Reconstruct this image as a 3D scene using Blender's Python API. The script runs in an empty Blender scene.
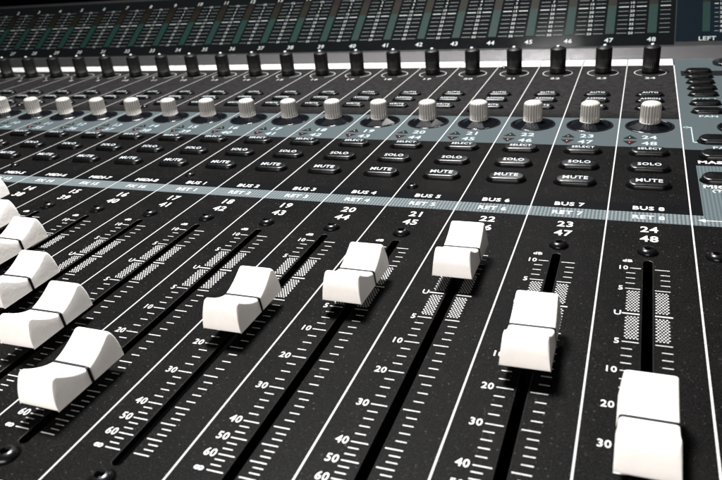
import bpy, bmesh, math, random
from math import sin, cos, pi, radians
from mathutils import Matrix, Vector

random.seed(7)
SC = bpy.context.scene
COL = SC.collection
S = 0.025            # one channel strip is 25 mm wide: every local coordinate below is in strips
U0 = 20.0            # strip whose centre line is x = 0


# ------------------------------------------------------------------ materials
def mat(name, base=(.5, .5, .5), rough=.5, metal=0.0, spec=.5, coat=0.0):
    m = bpy.data.materials.new(name)
    m.use_nodes = True
    b = m.node_tree.nodes['Principled BSDF']
    b.inputs['Base Color'].default_value = (*base, 1)
    b.inputs['Roughness'].default_value = rough
    b.inputs['Metallic'].default_value = metal
    b.inputs['Specular IOR Level'].default_value = spec
    b.inputs['Coat Weight'].default_value = coat
    return m


class NT:
    def __init__(self, m):
        self.t = m.node_tree
        self.b = self.t.nodes['Principled BSDF']

    def n(self, typ, **kw):
        x = self.t.nodes.new(typ)
        for k, v in kw.items():
            setattr(x, k, v)
        return x

    def link(self, a, b):
        self.t.links.new(a, b)

    def math(self, op, a, b=None, clamp=False):
        x = self.n('ShaderNodeMath', operation=op)
        x.use_clamp = clamp
        for i, v in enumerate((a, b)):
            if v is None:
                continue
            if isinstance(v, (int, float)):
                x.inputs[i].default_value = v
            else:
                self.link(v, x.inputs[i])
        return x.outputs[0]

    def between(self, s, a, b):
        return self.math('MULTIPLY', self.math('GREATER_THAN', s, a), self.math('LESS_THAN', s, b))

    def mix(self, fac, a, b):
        x = self.n('ShaderNodeMix', data_type='RGBA')
        if isinstance(fac, (int, float)):
            x.inputs[0].default_value = fac
        else:
            self.link(fac, x.inputs[0])
        for i, v in ((6, a), (7, b)):
            if isinstance(v, tuple):
                x.inputs[i].default_value = (*v, 1)
            else:
                self.link(v, x.inputs[i])
        return x.outputs[2]

    def noise(self, scale, detail=3, rough=.55, vec=None):
        x = self.n('ShaderNodeTexNoise')
        x.inputs['Scale'].default_value = scale
        x.inputs['Detail'].default_value = detail
        x.inputs['Roughness'].default_value = rough
        if vec is None:
            vec = self.coord()
        self.link(vec, x.inputs['Vector'])
        return x.outputs[0]

    def coord(self):
        if not hasattr(self, '_c'):
            self._c = self.n('ShaderNodeTexCoord').outputs['Object']
        return self._c

    def ramp(self, s, a, b):
        x = self.n('ShaderNodeMapRange')
        x.inputs[1].default_value = a
        x.inputs[2].default_value = b
        self.link(s, x.inputs[0])
        return x.outputs[0]

    def bump(self, s, strength=.2, dist=.0002):
        x = self.n('ShaderNodeBump')
        x.inputs['Strength'].default_value = strength
        x.inputs['Distance'].default_value = dist
        self.link(s, x.inputs['Height'])
        self.link(x.outputs[0], self.b.inputs['Normal'])


BLUE = (.038, .0475, .0505)
BLACK = (.0105, .0095, .0095)


def panel_material():
    m = mat('powder_coated_panel', BLACK, .5, spec=.024)
    t = NT(m)
    sep = t.n('ShaderNodeSeparateXYZ')
    t.link(t.coord(), sep.inputs[0])
    x, y = sep.outputs[0], sep.outputs[1]
    right = t.math('GREATER_THAN', x, 24.5 - U0)
    left = t.math('LESS_THAN', x, 24.5 - U0)
    # speckled dark powder coat with a little dust
    fine = t.noise(60, 3, .75)
    big = t.noise(1.3, 4, .6)
    dust = t.noise(34, 2, .5)
    speck = t.math('MULTIPLY', t.ramp(dust, .66, .74), .45, True)
    c = t.mix(t.ramp(fine, .42, .60), (.0004, .0004, .0004), (.0056, .0055, .0055))
    # hue grain of the powder coat and mottled grey on the rear half: the back lamp's grazing sheen, painted in
    nz = t.n('ShaderNodeTexNoise'); nz.inputs['Scale'].default_value = 75; nz.inputs['Detail'].default_value = 1
    t.link(t.coord(), nz.inputs['Vector'])
    hue = t.n('ShaderNodeMix', data_type='RGBA', blend_type='OVERLAY'); hue.inputs[0].default_value = .75
    t.link(c, hue.inputs[6]); t.link(nz.outputs['Color'], hue.inputs[7])
    c = hue.outputs[2]
    rear_sheen = t.math('MULTIPLY', t.ramp(y, 5.8, 6.6), t.ramp(t.noise(8, 6, .7), .22, .78), True)
    c = t.mix(t.math('MULTIPLY', rear_sheen, .70), c, (.027, .0258, .0262))
    c = t.mix(t.math('MULTIPLY', t.ramp(big, .45, .75), .35, True), c, (.0062, .0054, .0051))
    lint = t.n('ShaderNodeTexVoronoi', feature='DISTANCE_TO_EDGE'); lint.inputs['Scale'].default_value = 2.6
    wv = t.n('ShaderNodeMix', data_type='VECTOR'); wv.inputs[0].default_value = .25
    nv = t.n('ShaderNodeTexNoise'); nv.inputs['Scale'].default_value = 3; t.link(t.coord(), nv.inputs['Vector'])
    t.link(t.coord(), wv.inputs[4]); t.link(nv.outputs['Color'], wv.inputs[5]); t.link(wv.outputs[1], lint.inputs['Vector'])
    hair = t.math('MULTIPLY', t.math('LESS_THAN', lint.outputs['Distance'], .0022), t.ramp(t.noise(2.7, 2), .60, .66), True)
    c = t.mix(t.math('MULTIPLY', hair, .35), c, (.06, .058, .055))
    smear = t.math('MULTIPLY', t.ramp(t.noise(5.5, 6, .7), .56, .74), .45, True)
    c = t.mix(smear, c, (.0105, .0098, .0095))
    c = t.mix(speck, c, (.075, .070, .066))
    # printed bands
    blue_a = t.between(y, 4.435, 6.016)
    master_blue = t.math('MULTIPLY', right, t.between(y, 4.375, 11.2))
    blue_a = t.math('MAXIMUM', t.math('MULTIPLY', blue_a, left), master_blue)
    bl = t.mix(t.ramp(t.noise(90, 2, .6), .35, .7), (BLUE[0] * .86, BLUE[1] * .86, BLUE[2] * .86), (BLUE[0] * 1.12, BLUE[1] * 1.12, BLUE[2] * 1.12))
    c = t.mix(blue_a, c, bl)
    ink = t.math('MAXIMUM', t.between(y, 1.812, 2.098), t.math('MULTIPLY', right, t.between(y, 1.812, 4.375)))
    c = t.mix(ink, c, (.0022, .0024, .0028))
    # hatched band: fine diagonal checker of pale dots
    ret = t.between(y, 1.507, 1.812)
    patch = t.math('MULTIPLY', t.math('GREATER_THAN', x, 24.646 - U0), t.between(y, 1.7, 3.657))
    chk = t.n('ShaderNodeTexChecker')
    mp = t.n('ShaderNodeMapping')
    mp.inputs['Rotation'].default_value = (0, 0, radians(45))
    mp.inputs['Location'].default_value = (0, 0, .5)
    mp.inputs['Scale'].default_value = (1, 1, 0)
    t.link(t.coord(), mp.inputs[0])
    t.link(mp.outputs[0], chk.inputs[0])
    chk.inputs['Scale'].default_value = 30
    chk.inputs['Color1'].default_value = (.033, .042, .046, 1)
    chk.inputs['Color2'].default_value = (.098, .115, .120, 1)
    c = t.mix(ret, c, chk.outputs[0])
    chk2 = t.n('ShaderNodeTexChecker')
    t.link(mp.outputs[0], chk2.inputs[0])
    chk2.inputs['Scale'].default_value = 30
    chk2.inputs['Color1'].default_value = (.035, .046, .050, 1)
    chk2.inputs['Color2'].default_value = (.062, .077, .081, 1)
    c = t.mix(patch, c, chk2.outputs[0])
    # dark strip of the master section
    dk = t.math('MULTIPLY', t.math('GREATER_THAN', x, 24.62 - U0), t.between(y, 9.25, 9.72))
    c = t.mix(dk, c, (.006, .006, .0065))
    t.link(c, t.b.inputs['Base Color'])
    t.link(t.math('ADD', t.math('MULTIPLY', big, .25), .36), t.b.inputs['Roughness'])
    t.bump(fine, .22, .00025)
    return m


M = {}
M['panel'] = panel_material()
M['ink'] = mat('white_screen_print', (.80, .80, .78), .5)
t = NT(M['ink']); t.link(t.mix(t.ramp(t.noise(18, 3), .3, .7), (.30, .30, .296), (.48, .48, .47)), t.b.inputs['Base Color'])
M['line_ink'] = mat('separator_print', (.29, .29, .286), .5)
M['dark_ink'] = mat('dark_print', (.0035, .0035, .004), .5, spec=.1)
M['well'] = mat('black_well', (.0018, .0018, .0018), .9, spec=.0)
M['blue_ink'] = mat('pale_print', (.21, .25, .265), .5)
M['ring_ink'] = mat('ring_print', (.26, .26, .26), .5)


def plastic(name, c1, c2, rough, bump=.0, scale=60, spec=.5, bs=None, dist=.0001):
    m = mat(name, c1, rough, spec=spec)
    t = NT(m)
    rnd = t.n('ShaderNodeObjectInfo').outputs['Random']
    c = t.mix(t.ramp(t.noise(7, 4), .3, .7), c1, c2)
    c = t.mix(t.math('MULTIPLY', rnd, .16), c, tuple(x * y for x, y in zip(c1, (.86, .80, .70))))
    grime = t.math('MULTIPLY', t.ramp(t.noise(11, 5, .7), .58, .80), .22, True)
    c = t.mix(grime, c, tuple(x * .62 for x in c1))
    t.link(c, t.b.inputs['Base Color'])
    t.link(t.math('ADD', t.math('MULTIPLY', t.noise(9, 3), .24), rough - .12), t.b.inputs['Roughness'])
    if bump:
        t.bump(t.noise(bs or scale, 2, .6), bump, dist)
    return m


M['cap'] = plastic('ivory_white_plastic', (.80, .775, .745), (.84, .82, .79), .36, .13, 22, dist=.0005)
b = M['cap'].node_tree.nodes['Principled BSDF']
b.inputs['Subsurface Weight'].default_value = .12
b.inputs['Subsurface Radius'].default_value = (.0012, .0009, .0007)
M['black_line'] = mat('black_paint', (.003, .003, .0035), .5, spec=.2)
M['encoder'] = plastic('warm_grey_plastic', (.265, .254, .237), (.305, .294, .277), .34, .15, 40)
M['gloss'] = mat('glossy_black_plastic', (.006, .006, .007), .12, spec=.6)
M['lens'] = mat('smoked_lens', (.002, .0025, .0035), .2, spec=.14)
M['rubber'] = plastic('black_knob_plastic', (.002, .002, .002), (.0038, .0038, .0038), .46, .15, 50, .22)
M['button'] = plastic('black_button_rubber', (.0012, .0012, .0014), (.0020, .0020, .0020), .30, .06, 60, .30)
M['button_ink'] = mat('button_legend', (.32, .35, .365), .5)
M['screw'] = mat('blackened_steel', (.020, .020, .022), .26, metal=.85)
M['socket'] = mat('screw_socket', (.003, .003, .003), .6)
M['alu'] = mat('brushed_aluminium', (.74, .72, .735), .27, metal=1.0)
t = NT(M['alu'])
mp = t.n('ShaderNodeMapping'); mp.inputs['Scale'].default_value = (.02, 70, 70); t.link(t.coord(), mp.inputs[0])
t.bump(t.noise(3, 3, .6, mp.outputs[0]), .20, .0003)
M['chassis'] = plastic('black_steel_case', (.010, .010, .010), (.016, .016, .016), .5, .2, 90)
M['housing'] = plastic('bridge_case', (.006, .006, .0065), (.010, .010, .010), .55, .2, 90, .12)
M['glass'] = mat('meter_window', (.0022, .0026, .0028), .14, spec=.035)
t = NT(M['glass']); t.link(t.math('ADD', t.math('MULTIPLY', t.noise(1.7, 4), .22), .08), t.b.inputs['Roughness'])
M['navy'] = mat('navy_meter_window', (.0025, .0042, .006), .2, spec=.12)
M['meter_ink'] = mat('meter_print', (.048, .056, .054), .5)
M['meter_bold'] = mat('meter_print_bold', (.145, .158, .154), .5)
M['black'] = mat('light_trap', (.0015, .0015, .0015), .9, spec=.0)


def led_strip_material():
    m = mat('unlit_led_bar', (.02, .07, .055), .5, spec=.08)
    t = NT(m)
    sep = t.n('ShaderNodeSeparateXYZ'); t.link(t.coord(), sep.inputs[0])
    y = sep.outputs[1]                       # local y runs along the bar, 0..1 strip lengths
    seg = t.math('FRACT', t.math('MULTIPLY', y, 24))
    gap = t.math('LESS_THAN', seg, .18)
    g = t.mix(t.noise(6, 2), (.0020, .0085, .0072), (.0048, .0165, .0140))
    c = t.mix(t.math('GREATER_THAN', y, 1.02), g, (.0042, .0030, .0013))
    c = t.mix(t.math('GREATER_THAN', y, 1.52), c, (.0030, .0011, .0010))
    c = t.mix(t.math('MULTIPLY', gap, .8), c, (.001, .0032, .0026))
    t.link(c, t.b.inputs['Base Color'])
    return m


M['led'] = led_strip_material()


def led_dot(name, base):
    return mat(name, base, .25, spec=.6)


M['green'] = led_dot('green_led', (.006, .03, .013))
M['red'] = led_dot('red_led', (.09, .008, .008))


# ------------------------------------------------------------------ mesh builder
class MB:
    def __init__(self):
        self.v, self.f, self.m, self.sm = [], [], [], []
        self.mats = []

    def slot(self, m):
        if m not in self.mats:
            self.mats.append(m)
        return self.mats.index(m)

    def add(self, verts, faces, m, smooth=False):
        o = len(self.v)
        self.v += [tuple(p) for p in verts]
        s = self.slot(m)
        for f in faces:
            self.f.append([i + o for i in f]); self.m.append(s); self.sm.append(smooth)

    def quad(self, x0, x1, y0, y1, z, m):
        self.add([(x0, y0, z), (x1, y0, z), (x1, y1, z), (x0, y1, z)], [(0, 1, 2, 3)], m)

    def box(self, x0, x1, y0, y1, z0, z1, m):
        v = [(x, y, z) for z in (z0, z1) for y in (y0, y1) for x in (x0, x1)]
        self.add(v, [(0, 2, 3, 1), (4, 5, 7, 6), (0, 1, 5, 4), (2, 6, 7, 3), (0, 4, 6, 2), (1, 3, 7, 5)], m)

    def rings(self, rings, m, cap_top=True, cap_bot=False, smooth=True):
        n = len(rings[0]); vs = [p for r in rings for p in r]; fs = []
        for i in range(len(rings) - 1):
            for j in range(n):
                k = (j + 1) % n
                fs.append((i * n + j, i * n + k, (i + 1) * n + k, (i + 1) * n + j))
        if cap_top:
            fs.append(tuple((len(rings) - 1) * n + j for j in range(n)))
        if cap_bot:
            fs.append(tuple(reversed(range(n))))
        self.add(vs, fs, m, smooth)

    def ring_flat(self, cx, cy, r0, r1, z, m, n=40, a0=0, a1=2 * pi):
        vs, fs = [], []
        for i in range(n + 1):
            a = a0 + (a1 - a0) * i / n
            vs += [(cx + r0 * cos(a), cy + r0 * sin(a), z), (cx + r1 * cos(a), cy + r1 * sin(a), z)]
        for i in range(n):
            fs.append((2 * i, 2 * i + 1, 2 * i + 3, 2 * i + 2))
        self.add(vs, fs, m)

    def text(self, s, cx, cy, z, h, m, wide=1.0, align='C', mtx=None, bold=.02, rot=0.0):
        vs, fs, x0, x1, hh = glyphs(s, bold)
        k = h / hh
        w = (x1 - x0)
        off = {'C': (x0 + x1) / 2, 'L': x0, 'R': x1}[align]
        out = []
        for (x, y) in vs:
            px, py = (x - off) * k * wide, (y - hh / 2) * k
            if rot:
                px, py = px * cos(rot) - py * sin(rot), px * sin(rot) + py * cos(rot)
            p = Vector((cx + px, cy + py, z))
            out.append(mtx @ p if mtx else p)
        self.add(out, fs, m)

    def build(self, name, parent=None):
        me = bpy.data.meshes.new(name)
        me.from_pydata(self.v, [], self.f)
        for m in self.mats:
            me.materials.append(m)
        me.polygons.foreach_set('material_index', self.m)
        me.polygons.foreach_set('use_smooth', self.sm)
        me.update()
        bm = bmesh.new(); bm.from_mesh(me)
        bmesh.ops.recalc_face_normals(bm, faces=[f for f in bm.faces if f.smooth])
        bm.to_mesh(me); bm.free()
        o = bpy.data.objects.new(name, me)
        COL.objects.link(o)
        o.parent = parent
        return o


_G = {}


def curve_mesh(cu):
    o = bpy.data.objects.new('lettering', cu)
    COL.objects.link(o)
    dg = bpy.context.evaluated_depsgraph_get(); dg.update()
    me = bpy.data.meshes.new_from_object(o.evaluated_get(dg))
    bpy.data.objects.remove(o)
    return me


def glyphs(s, bold):
    key = (s, bold)
    if key not in _G:
        def one(txt):
            cu = bpy.data.curves.new('lettering', 'FONT')
            cu.body = txt; cu.size = 1; cu.offset = bold; cu.resolution_u = 2
            cu.space_character = 1.06
            me = curve_mesh(cu)
            vs = [(v.co.x, v.co.y) for v in me.vertices]; fs = [tuple(p.vertices) for p in me.polygons]
            bpy.data.meshes.remove(me); bpy.data.curves.remove(cu)
            return vs, fs
        vs, fs = one(s)
        hv, _ = one('H')
        _G[key] = (vs, fs, min(v[0] for v in vs), max(v[0] for v in vs), max(v[1] for v in hv))
    return _G[key]


def empty(name, label, cat):
    o = bpy.data.objects.new(name, None)
    COL.objects.link(o)
    o.empty_display_size = .02
    o.scale = (S, S, S)
    o['label'] = label; o['category'] = cat
    return o


def copy_part(o, parent, loc):
    c = o.copy(); COL.objects.link(c); c.parent = parent; c.location = loc
    for ch in o.children:
        d = ch.copy(); COL.objects.link(d); d.parent = c
    return c


def X(u):
    return u - U0


console = empty('mixing_console', 'black digital mixing console with white fader caps, grey ribbed knobs and printed channel numbers', 'mixing console')
bridge = empty('meter_bridge', 'long sloping black meter bridge with unlit level meters standing behind the mixing console', 'meter bridge')

# ------------------------------------------------------------------ control panel (sheet with slots + printing)
UL, UR = 0.42, 27.4
VF, VB = -4.31, 10.939
SLOT_T, SLOT_B, SLOT_W = .451, -3.933, .05


def spline(cu, pts):
    sp = cu.splines.new('POLY'); sp.points.add(len(pts) - 1)
    for p, q in zip(sp.points, pts):
        p.co = (q[0], q[1], 0, 1)
    sp.use_cyclic_u = True


def stadium(cx, cy, hw, hh, n=8):
    """rounded slot, long along y when hh > hw, else along x"""
    r = min(hw, hh); pts = []
    for i in range(4 * n):
        a = 2 * pi * i / (4 * n) + pi / (4 * n)
        pts.append((cx + r * cos(a) + (hw - r) * (1 if cos(a) > 0 else -1), cy + r * sin(a) + (hh - r) * (1 if sin(a) > 0 else -1)))
    return pts


cu = bpy.data.curves.new('panel_outline', 'CURVE')
cu.dimensions = '2D'; cu.fill_mode = 'BOTH'; cu.extrude = .03
spline(cu, [(X(UL), VF), (X(UR), VF), (X(UR), VB), (X(UL), VB)])
for k in range(1, 26):
    uc = k if k < 25 else 24.99
    spline(cu, stadium(X(uc), (SLOT_T + SLOT_B) / 2, SLOT_W, (SLOT_T - SLOT_B) / 2))
pm = curve_mesh(cu)
P = MB()
pv = [(v.co.x, v.co.y, v.co.z - .03) for v in pm.vertices]
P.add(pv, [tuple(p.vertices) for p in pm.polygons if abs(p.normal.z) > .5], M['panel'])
P.add(pv, [tuple(p.vertices) for p in pm.polygons if abs(p.normal.z) <= .5], M['well'])
ZI = .003          # printing lies a tenth of a millimetre proud
INK, LINE = M['ink'], M['line_ink']

# white writing strip at the back, cut by thin dark separators
P.quad(X(UL), X(24.487), 10.283, VB - .004, ZI, INK)
for k in range(1, 26):
    P.quad(X(k - .5) - .009, X(k - .5) + .009, 10.29, VB - .006, ZI * 2, M['dark_ink'])
    P.quad(X(k - .5) - .0084, X(k - .5) + .0084, VF, 10.28, ZI, LINE if k < 25 else INK)

MIN_OUT, MIN_IN, MAJ_IN = .222, .128, .072
MAJ = [('10', .244), ('5', -.220), ('U', -.728), ('5', -1.237), ('10', -1.700), ('20', -2.195), ('30', -2.682), ('40', -3.165), ('50', -3.382), ('60', -3.583), ('inf', -3.744 - .02)]
MINORS = {0: 3, 3: 3, 4: 3, 5: 3, 6: 4, 7: 2, 8: 2, 9: 2}
M['cut_edge'] = mat('cut_metal_edge', (.020, .019, .018), .4, metal=.3)
for k in range(5, 25):
    c = X(k)
    so, si = (stadium(c, (SLOT_T + SLOT_B) / 2, SLOT_W + g, (SLOT_T - SLOT_B) / 2 + g) for g in (.0075, -.0005))
    ns = len(so)
    P.add([(x, y, ZI * .6) for x, y in so] + [(x, y, -.004) for x, y in si], [(i, (i + 1) % ns, ns + (i + 1) % ns, ns + i) for i in range(ns)], M['cut_edge'])
    for i, (lab, v) in enumerate(MAJ):
        th = .019 if lab == 'U' else .0105
        out = .235 if lab == 'U' else .222
        P.quad(c - (out if i else .185), c - MAJ_IN, v - th / 2 - .004, v + th / 2 - .004, ZI, INK)
        P.quad(c + MAJ_IN, c + out, v - th / 2 - .004, v + th / 2 - .004, ZI, INK)
        if lab == 'inf':
            P.text('8', c - .30, v, ZI, .085, INK, .85, 'C', None, .02, pi / 2)
        else:
            P.text(lab, c - (.245 if i else .205), v, ZI, .085, INK, .90, 'R', None, .012)
        if i in MINORS:
            n = MINORS[i]; v2 = MAJ[i + 1][1]
            for j in range(1, n + 1):
                vv = v + (v2 - v) * j / (n + 1)
                for s in (-1, 1):
                    a, b = sorted((c + s * MIN_IN, c + s * MIN_OUT))
                    P.quad(a, b, vv - .0085, vv + .0015, ZI, INK)
    # hatched zones either side of unity
    for (va, vb) in ((-.265, -.685), (-.775, -1.190)):
        rows = 15
        for r in range(rows):
            v = va + (vb - va) * (r + .5) / rows
            for s in (-1, 1):
                for q in range(4):
                    x0 = .076 + q * .032 + (.016 if r % 2 else 0)
                    a, b = sorted((c + s * x0, c + s * (x0 + .0165)))
                    P.quad(a, b, v - .0072, v + .0072, ZI, INK)
    P.text('dB', c - .215, .415, ZI, .060, INK, 1.15, 'C', None, .03)
    P.text(str(k), c + .01, 1.290, ZI, .156, INK, .92, 'C', None, .02)
    P.text(str(k + 24), c + .01, 1.025, ZI, .156, INK, .92, 'C', None, .02)
    top, low = (('BUS %d' % (k - 16), 'RET %d' % (k - 16)) if k > 16 else ('MIDI-%d' % (k - 8), 'FX %d' % k)) if k > 8 else ('', '')
    if top:
        P.text(top, c, 1.947, ZI, .112, INK, .95, 'C', None, .025)
    if low:
        P.text(low, c, 1.655, ZI, .112, INK, .95, 'C', None, .02)
for k in range(2, 25):
    c = X(k)
    P.text(str(k), c, 4.940, ZI, .172, M['blue_ink'], .95, 'C', None, .02)
    P.text(str(k + 24), c, 4.625, ZI, .172, M['blue_ink'], .95, 'C', None, .02)
    P.text(str(k), c, 9.075, ZI, .135, LINE, 1.1, 'C', None, .02)
    P.ring_flat(c, 9.584, .320, .340, ZI, M['ring_ink'], 36, radians(-60), radians(240))
    # dark triangles behind the two layer lights
    for v, s in ((4.925, 1), (4.64, -1)):
        P.add([(c - .30 - .115, v - s * .085, ZI), (c - .30 + .115, v - s * .085, ZI), (c - .30, v + s * .115, ZI)], [(0, 1, 2) if s > 0 else (0, 2, 1)], M['dark_ink'])
# master section printing
P.text('MASTER', X(24.68), 3.81, ZI, .115, INK, 1.08, 'L', None, .04)
P.text('MIC', X(24.70), 2.82, ZI, .115, INK, 1.05, 'L', None, .03)
P.text('(T)', X(24.80), 2.67, ZI, .085, INK, 1.2, 'L', None, .02)
P.text('AUX 1', X(24.96), 7.38, ZI, .10, M['blue_ink'], 1.0, 'C', None, .02)
P.text('PAN', X(24.97), 6.22, ZI, .11, M['blue_ink'], 1.0, 'C', None, .02)
P.text('PAN', X(24.93), 4.50, ZI, .11, M['blue_ink'], 1.0, 'L', None, .02)
P.quad(X(24.56), X(24.668), 5.52, 5.56, ZI, M['blue_ink'])
P.quad(X(24.650), X(24.668), 4.74, 5.52, ZI, M['blue_ink'])
P.quad(X(24.668), X(24.72), 4.72, 4.76, ZI, M['blue_ink'])
P.add([(X(24.52), 5.54, ZI), (X(24.60), 5.48, ZI), (X(24.60), 5.60, ZI)], [(0, 1, 2)], M['blue_ink'])
P.add([(X(24.57), 1.66, ZI), (X(24.66), 1.61, ZI), (X(24.66), 1.71, ZI)], [(0, 1, 2)], INK)
P.quad(X(24.66), X(25.6), 1.653, 1.667, ZI, INK)
panel = P.build('control_panel', console)

# ------------------------------------------------------------------ case, front rest, rear strip
B = MB()
B.box(X(UL), X(UR), -4.24, 14.3, -3.0, -2.9, M['chassis'])
B.box(X(UL), X(UL) + .06, -4.24, 14.3, -2.9, -.062, M['chassis'])
B.box(X(UR) - .06, X(UR), -4.24, 14.3, -2.9, -.062, M['chassis'])
B.box(X(UL) + .06, X(UR) - .06, 14.24, 14.3, -2.9, -.062, M['chassis'])
B.box(X(UL) + .06, X(UR) - .06, -4.24, -4.18, -2.9, -.062, M['chassis'])
B.box(X(UL) + .06, X(UR) - .06, -4.18, 1.2, -1.0, -.95, M['black'])
B.build('case', console)
F = MB()
prof = [(-4.315, -.35), (-4.315, -.02), (-4.33, .008), (-4.38, .015), (-4.75, -.01), (-4.95, -.10), (-5.02, -.30), (-5.0, -1.2), (-4.315, -1.2)]
F.rings([[(x, v, h) for v, h in prof] for x in (X(UL), X(UR))], M['cap'], True, True, False)
F.build('front_trim', console)
A = MB()
ap = [(10.975, -.055), (10.975, .0), (11.46, .170), (11.47, .174), (11.62, .174), (11.62, .0), (14.3, .0), (14.3, -.055)]
A.rings([[(x, v, h) for v, h in ap] for x in (X(UL), X(UR))], M['alu'], True, True, False)
A.box(X(UL), X(UR), 10.941, 10.973, -.055, -.03, M['well'])
A.build('rear_strip', console)


# ------------------------------------------------------------------ fader
HB, HR, HC = .155, .470, .315


def cap_profile():
    pts = [(-.430, HB), (-.438, HB + .016), (-.444, .205), (-.446, .240), (-.444, .275), (-.439, .308), (-.431, .342), (-.421, .374), (-.408, .408), (-.395, .436), (-.384, .453), (-.374, .463), (-.362, .469), (-.350, HR), (-.338, .469), (-.328, HR - .006)]
    for i in range(1, 19):
        v = -.328 * (1 - i / 18)
        pts.append((v, HC + (HR - .006 - HC) * (abs(v) / .328) ** 1.55))
    return pts + [(-v, h) for v, h in reversed(pts[:-1])]


def cross(v, h, grow=0.0):
    wt = .2235 - (h - HB) / (HR - HB) * .027 + grow
    wb = .2235 + grow
    def z(d):
        return max(HB, h + grow - d)
    half = [(wb, HB), (wt + (.2235 - .1965) * .35 * (h - HB) / .315, max(HB, HB + (h - HB) * .45)), (wt, z(.030)), (wt - .006, z(.010)), (wt - .017, z(.003)), (wt - .034, z(0)), (wt * .5, z(0))]
    return [(-x, v, zz) for x, zz in half] + [(0, v, z(0))] + [(x, v, zz) for x, zz in reversed(half)]


def make_fader():
    f = MB()
    rows = [cross(v, h) for v, h in cap_profile()]
    n = len(rows[0]); vs = [p for r in rows for p in r]; fs = []
    for i in range(len(rows) - 1):
        for j in range(n - 1):
            fs.append((i * n + j, (i + 1) * n + j, (i + 1) * n + j + 1, i * n + j + 1))
    f.add(vs, fs, M['cap'], True)
    cap = f.build('fader_cap', console)
    bm = bmesh.new(); bm.from_mesh(cap.data)
    bmesh.ops.remove_doubles(bm, verts=bm.verts, dist=.0008)
    bmesh.ops.recalc_face_normals(bm, faces=bm.faces)
    bm.to_mesh(cap.data); bm.free()
    l = MB()
    g = .004
    ra, rb = cross(-.0185, HC, g), cross(.0185, HC, g)
    l.add(ra + rb, [(j, j + n, j + n + 1, j + 1) for j in range(n - 1)], M['black_line'])
    l.build('index_line', cap)
    s = MB()
    s.box(-.03, .03, -.16, .16, -.9, .30, M['well'])
    s.build('fader_stem', cap)
    return cap


FADERS = {24: -2.70, 23: -1.645, 22: -.195, 21: -.945, 20: -1.725, 19: -3.205, 18: -2.47, 17: -1.89, 16: -1.04, 15: -.54, 14: .24, 13: -.2, 12: -1.1, 11: -1.7, 10: -.9, 9: -2.3, 8: -1.4, 7: -2.0, 6: -.6, 5: -1.2}
proto = None
for k, v in FADERS.items():
    if proto is None:
        proto = make_fader(); proto.location = (X(k), v, 0)
    else:
        copy_part(proto, console, (X(k), v, 0)).rotation_euler = (random.uniform(-.006, .006), random.uniform(-.008, .008), random.uniform(-.012, .012))


# ------------------------------------------------------------------ screws
def make_screw(r=.105, h=.062):
    q = MB(); rings = []; n = 28
    for rr, z in ((r * 1.0, -.01), (r * 1.0, h * .22), (r * .96, h * .42), (r * .86, h * .66), (r * .70, h * .86), (r * .55, h * .97), (r * .46, h)):
        rings.append([(rr * cos(2 * pi * i / n), rr * sin(2 * pi * i / n), z) for i in range(n)])
    q.rings(rings, M['screw'], False)
    hexa = [[(r * .44 * cos(pi / 3 * i + .3), r * .44 * sin(pi / 3 * i + .3), z) for i in range(6)] for z in (h, h * .25)]
    q.rings(hexa, M['socket'], True, False, False)
    # annulus joining dome to socket
    ring = [(r * .46 * cos(2 * pi * i / n), r * .46 * sin(2 * pi * i / n), h) for i in range(n)]
    vs = ring + hexa[0]; fs = []
    for i in range(n):
        a = 2 * pi * (i + .5) / n
        j = int(round((a - .3) / (pi / 3))) % 6
        fs.append((i, (i + 1) % n, n + j))
    q.add(vs, fs, M['screw'])
    q.ring_flat(0, 0, r * 1.0, r * 1.13, ZI, M['well'], 28)
    return q.build('screw', console)


screw = make_screw()
screw.location = (X(24), .70, 0)
spots = [(k, .66) for k in range(5, 24)] + [(24.72, .66)] + [(k, -4.09) for k in range(14, 25)]
screw.location = (X(24), .66, 0)
for (u, v) in spots:
    copy_part(screw, console, (X(u), v, 0))
for u in (20.667, 16.66, 12.66, 8.66):
    for v in (2.27, 6.38, 10.15):
        c = copy_part(screw, console, (X(u), v, 0)); c.scale = (.80, .80, .80)


# ------------------------------------------------------------------ knobs
def lathe(q, prof, m, n, mod=None, top=True, smooth=True):
    rings = []
    for i, (r, z) in enumerate(prof):
        ring = []
        for j in range(n):
            a = 2 * pi * j / n
            rr = r * (mod(i, a) if mod else 1)
            ring.append((rr * cos(a), rr * sin(a), z))
        rings.append(ring)
    q.rings(rings, m, top, False, smooth)


def make_encoder():
    q = MB(); N = 20; n = N * 8
    def mod(i, a):
        if 4 <= i <= 7:
            d = .5 + .5 * cos(N * a)
            return 1 - (.17 if i < 7 else .06) * (1 - d ** .5)
        return 1
    prof = [(.120, .045), (.168, .058), (.1735, .078), (.1735, .098), (.172, .104), (.170, .20), (.168, .372), (.165, .390), (.158, .406), (.140, .424), (.105, .439), (.05, .447), (.012, .448)]
    lathe(q, prof, M['encoder'], n, mod)
    knob = q.build('encoder_knob', console)
    r = MB()
    # flat black ring with a shallow eight-sided smoked lens inside it
    lathe(r, [(.405, -.01), (.405, .010), (.398, .016), (.372, .016), (.366, .010)], M['gloss'], 56, None, False)
    ang = [radians(a - 90) for a in (-27, 27, 75, 120, 160, 200, 240, 285)]
    r.rings([[(rr * 1.06 * cos(a), rr * 1.06 * sin(a), z) for a in ang] for rr, z in ((.345, .006), (.338, .012), (.175, .088), (.05, .092))], M['lens'], True, False, False)
    r.ring_flat(0, 0, .0, .368, .005, M['well'], 40)
    lathe(r, [(.07, .09), (.07, .13)], M['well'], 20, None, False)
    r.build('light_ring', knob)
    return knob


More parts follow.
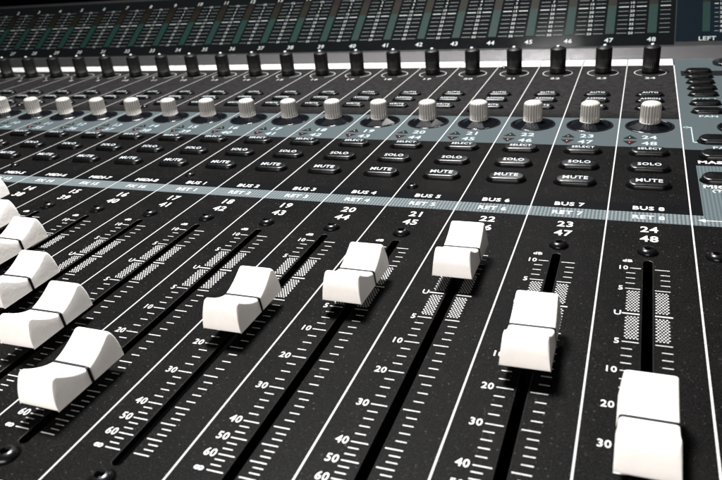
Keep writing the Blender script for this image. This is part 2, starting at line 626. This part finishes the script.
def make_trim():
    q = MB(); N = 30; n = N * 6
    def mod(i, a):
        if 5 <= i <= 7:
            return 1 - .05 * (1 - (.5 + .5 * cos(N * a)))
        return 1
    prof = [(.165, .0), (.182, .012), (.184, .06), (.184, .135), (.183, .150), (.176, .156), (.178, .38), (.178, .550), (.176, .562), (.166, .572), (.110, .602), (.05, .622), (.015, .626)]
    lathe(q, prof, M['rubber'], n, mod)
    k = q.build('trim_knob', console)
    p = MB()
    p.rings([[(rr * cos(2 * pi * i / 14), rr * sin(2 * pi * i / 14) - .03, z) for i in range(14)] for rr, z in ((.034, .61), (.034, .640), (.02, .648))], M['button_ink'], True)
    p.build('pointer', k)
    return k


enc = make_encoder(); enc.location = (X(24), 5.555, 0)
for k in range(5, 24):
    c = copy_part(enc, console, (X(k), 5.555, 0))
    turn = random.uniform(-pi, pi)
    c.rotation_euler = (0, 0, turn)
    for ch in c.children:
        ch.rotation_euler = (0, 0, -turn)       # the lens under the knob does not turn with it
trim = make_trim(); trim.location = (X(24), 9.584, 0)
for k in range(2, 24):
    copy_part(trim, console, (X(k), 9.584, 0)).rotation_euler = (0, 0, random.uniform(-.5, .5))
dial = MB()
lathe(dial, [(.30, .0), (.31, .02), (.31, .05), (.295, .065), (.25, .07), (.12, .05), (.02, .048)], M['gloss'], 48)
dial.build('data_dial', console).location = (X(25.60), 10.38, 0)


# ------------------------------------------------------------------ buttons
def make_button(name, hw, hd, legend, hf=.055, hb=.115, tsize=.09, slit=False, crown=.018, toff=.02):
    """stadium key, tilted so its back stands higher, crowned across its width"""
    q = MB(); n = 10
    def top(x, y, sc):
        t = (y + hd) / (2 * hd)
        return hf + (hb - hf) * t + crown * (1 - (x / hw) ** 2)
    rings = []
    for (ins, drop) in ((0, None), (0, .034), (.006, .017), (.016, .006), (.030, .001), (.044, 0)):
        pts = stadium(0, 0, hw - ins, hd - ins, n)
        rings.append([(x, y, -.02 if drop is None else max(-.01, top(x, y, 1) - drop)) for x, y in pts])
    # crown grid: fan the inside through shrinking stadiums so the top curves
    for ins in (.064, .09, .115):
        if ins < hd - .01:
            pts = stadium(0, 0, hw - ins * 1.6, hd - ins, n)
            rings.append([(x, y, top(x, y, 1)) for x, y in pts])
    q.rings(rings, M['button'], True)
    # dark gap round the key
    o_, i_ = stadium(0, 0, hw + .022, hd + .022, n), stadium(0, 0, hw - .004, hd - .004, n)
    m_ = len(o_)
    q.add([(x, y, ZI * 1.4) for x, y in o_] + [(x, y, ZI * 1.4) for x, y in i_], [(i, (i + 1) % m_, m_ + (i + 1) % m_, m_ + i) for i in range(m_)], M['well'])
    if legend:
        vs, fs, x0, x1, hh = glyphs(legend, .012)
        k = tsize / hh * .86
        out = []
        for (x, y) in vs:
            px, py = (x - (x0 + x1) / 2) * k * .98, (y - hh / 2) * k + toff
            out.append((px, py, top(px, py, 1) + .0035))
        q.add(out, fs, M['button_ink'])
    if slit:
        y0, y1 = hd * .58, hd * .74
        q.add([(x, y, top(x, y, 1) + .003) for x, y in ((-.085, y0), (.085, y0), (.085, y1), (-.085, y1))], [(0, 1, 2, 3)], M['well'])
    return q.build(name, console)


ROWS = [('select_button', .288, .128, 'SELECT', 4.115, False, .086, 2), ('solo_button', .288, .128, 'SOLO', 3.410, True, .104, 6), ('mute_button', .288, .128, 'MUTE', 2.740, True, .112, 10),
        ('automation_button', .252, .094, 'AUTO', 7.625, False, .085, 3), ('assign_button', .252, .094, 'ASSIGN', 7.165, False, .085, 3), ('write_button', .252, .094, 'WRITE', 6.650, False, .085, 3)]
FIRST = {'select_button': 8, 'solo_button': 9, 'mute_button': 10, 'automation_button': 5, 'assign_button': 5, 'write_button': 6}
for (nm, hw, hd, leg, v, slit, ts, _) in ROWS:
    big = hw > .28
    b0 = make_button(nm, hw, hd, leg, (.060 if big else .042), (.080 if big else .060), ts, slit, .012, .012 if big else .0)
    b0.location = (X(24.0), v, 0)
    for k in range(FIRST[nm], 24):
        copy_part(b0, console, (X(k), v, 0))
mb = make_button('master_button', .262, .12, '', .050, .066, .08)
for i, v in enumerate((9.60, 9.12, 8.64, 8.15, 7.66, 7.02, 6.48)):
    c = mb if i == 0 else copy_part(mb, console, (0, 0, 0))
    c.location = (X((24.967, 24.967, 24.966, 24.970, 24.966, 24.966, 24.972)[i]), v, 0)
wide = make_button('function_button', .40, .145, '', .062, .086, .08)
wide.location = (X(25.13), 4.80, 0)
copy_part(wide, console, (X(25.11), 4.06, 0)).scale = (.98, 1, 1)
copy_part(wide, console, (X(25.08), 3.06, 0))
enc2 = copy_part(enc, console, (X(25.46), 5.56, 0))

# layer lights in the triangles
gl = MB(); gl.rings([[(r * cos(2 * pi * i / 12), r * sin(2 * pi * i / 12), z) for i in range(12)] for r, z in ((.030, .002), (.028, .009), (.016, .014))], M['green'], True)
g0 = gl.build('green_light', console); g0.location = (X(24) - .30, 4.915, 0)
rl = MB(); rl.rings([[(r * cos(2 * pi * i / 12), r * sin(2 * pi * i / 12), z) for i in range(12)] for r, z in ((.030, .002), (.028, .009), (.016, .014))], M['red'], True)
r0 = rl.build('red_light', console); r0.location = (X(24) - .30, 4.65, 0)
for k in range(9, 24):
    copy_part(g0, console, (X(k) - .30, 4.915, 0)); copy_part(r0, console, (X(k) - .30, 4.65, 0))

# ------------------------------------------------------------------ meter bridge
V0, H0, DV, DH = 11.861, .292, 1.722, 1.149
LT = math.hypot(DV, DH)
TH = math.atan2(DH, DV)
FACE = Matrix.Translation((0, V0, H0)) @ Matrix.Rotation(TH, 4, 'X')   # local y runs up the sloping face, z is its normal
T0, T1 = -.125 * LT, 1.165 * LT
H = MB()
p0 = FACE @ Vector((0, T0, 0)); p1 = FACE @ Vector((0, T1, 0))
prof = [(p0.y, p0.z), (p1.y, p1.z), (p1.y + .04, p1.z + .035), (p1.y + .12, p1.z + .04), (p1.y + .75, p1.z - .12), (p1.y + .80, p1.z - .2), (p1.y + .80, .002), (p0.y + .10, .002), (p0.y + .02, p0.z - .06)]
H.rings([[(x, v, h) for v, h in prof] for x in (X(.35), X(27.45))], M['housing'], True, True, False)
H.build('housing', bridge)
G = MB()


def fquad(q, x0, x1, y0, y1, z, m):
    q.add([FACE @ Vector(p) for p in ((x0, y0, z), (x1, y0, z), (x1, y1, z), (x0, y1, z))], [(0, 1, 2, 3)], m)


fquad(G, X(.45), X(24.52), T0 + .06, T1 - .05, .004, M['glass'])
fquad(G, X(24.54), X(26.9), -.10, T1 - .05, .004, M['navy'])
ZM = .008
ROWT = [.112 + .0755 * i for i in range(7)] + [.565 + .071 * j for j in range(1, 6)]
LABS = ['50', '40', '35', '30', '25', '20', '15', '10', '7', '4', '2', 'OL']
MI, MBd = M['meter_ink'], M['meter_bold']
for k in range(1, 25):
    c = X(k) - .005
    G.text(str(k + 24), c, .0, ZM, .140, MBd, 1.0, 'C', FACE, .02)
    G.text(str(k), c, 1.0 * LT, ZM, .140, MBd, 1.0, 'C', FACE, .02)
    for tt, lab in zip(ROWT, LABS):
        y = tt * LT; bold = lab == '15'
        th = .014 if bold else .0065
        ink = MBd if bold else MI
        fquad(G, c + .165, c + .405, y - th, y + th, ZM, ink)
        if k < 24:
            fquad(G, c + .595, c + .835, y - th, y + th, ZM, ink)
            G.text(lab, c + .5, y, ZM, .078, MBd, 1.0, 'C', FACE, .01)
for c0, nm in ((25.22, 'LEFT'), (25.97, 'RIGHT')):
    G.text(nm, X(c0) + .03, -.012, ZM, .13, MBd, .98, 'C', FACE, .02)
for tt, lab in zip(ROWT, LABS):
    y = tt * LT; th = .014 if lab == '15' else .009
    for a, b in ((25.40, 25.49), (25.66, 25.75)):
        fquad(G, X(a), X(b), y - th, y + th, ZM, MBd if lab == '15' else MI)
    G.text(lab, X(25.575), y, ZM, .080, MBd, 1.0, 'C', FACE, .02)
G.build('meter_panel', bridge)
led0 = None
for u, w in [(k - .005, 1) for k in range(1, 25)] + [(25.22, .8), (25.97, .8)]:
    if led0 is None:
        led0 = MB(); led0.box(-.105, .105, 0, 1.77, -.001, .004, M['led'])
        led0 = led0.build('level_meter', bridge); o = led0
    else:
        o = led0.copy(); COL.objects.link(o); o.parent = bridge
    o.matrix_local = Matrix.Translation((X(u), 0, 0)) @ FACE @ Matrix.Translation((0, .104 * LT, .006)) @ Matrix.Scale(w, 4, (1, 0, 0))

# ------------------------------------------------------------------ surface under the console
fl = MB(); fl.quad(-3, 3, -3, 4, -3.002 * S, mat('dark_table_cloth', (.006, .006, .006), .8))
fo = fl.build('floor'); fo['kind'] = 'structure'

# ------------------------------------------------------------------ world, lamps, camera
w = bpy.data.worlds.new('World'); SC.world = w; w.use_nodes = True
w.node_tree.nodes['Background'].inputs[0].default_value = (.75, .78, .85, 1)
w.node_tree.nodes['Background'].inputs[1].default_value = .004


def lamp(name, u, v, h, tu, tv, th, sx, sy, watts, color=(1, 1, 1)):
    d = bpy.data.lights.new(name, 'AREA'); d.shape = 'RECTANGLE'; d.size = sx * S; d.size_y = sy * S; d.energy = watts; d.color = color
    o = bpy.data.objects.new(name, d); COL.objects.link(o)
    p, q = Vector((X(u), v, h)) * S, Vector((X(tu), tv, th)) * S
    o.location = p
    o.rotation_euler = (q - p).to_track_quat('-Z', 'Y').to_euler()
    return o


lamp('key_lamp', 15.5, 6.5, 23.0, 20.0, 0.5, 0, 5, 5, 18.0, (1, .99, .98))
lamp('front_fill', 20.0, -19.0, 4.0, 20, 1, 0, 14, 4, 2.4, (1, .955, .93))  # added fill in place of ambient light, brightens the front faces
lamp('back_lamp', 20.6, 13.1, 9.5, 22, 7.5, 0, 2.0, 1.4, .30, (1, .98, .98))

cam = bpy.data.cameras.new('camera'); co = bpy.data.objects.new('camera', cam); COL.objects.link(co)
cam.sensor_width = 36; cam.sensor_fit = 'HORIZONTAL'
cam.lens = 691.85 / 722 * 36
cam.clip_start = .002; cam.clip_end = 50
R = Matrix.Rotation(.401568783, 4, 'Z') @ Matrix.Rotation(1.12317593, 4, 'X') @ Matrix.Rotation(-.0988441306, 4, 'Z')
co.matrix_world = Matrix.Translation(Vector((23.7110387 - U0, -7.09990406, 3.90112710)) * S) @ R
cam.dof.use_dof = True
cam.dof.focus_distance = 9.2 * S
cam.dof.aperture_fstop = 36
SC.camera = co

SC.view_settings.view_transform = 'Standard'
SC.view_settings.look = 'None'
SC.view_settings.exposure = 0
SC.view_settings.gamma = 1
SC.cycles.use_denoising = True
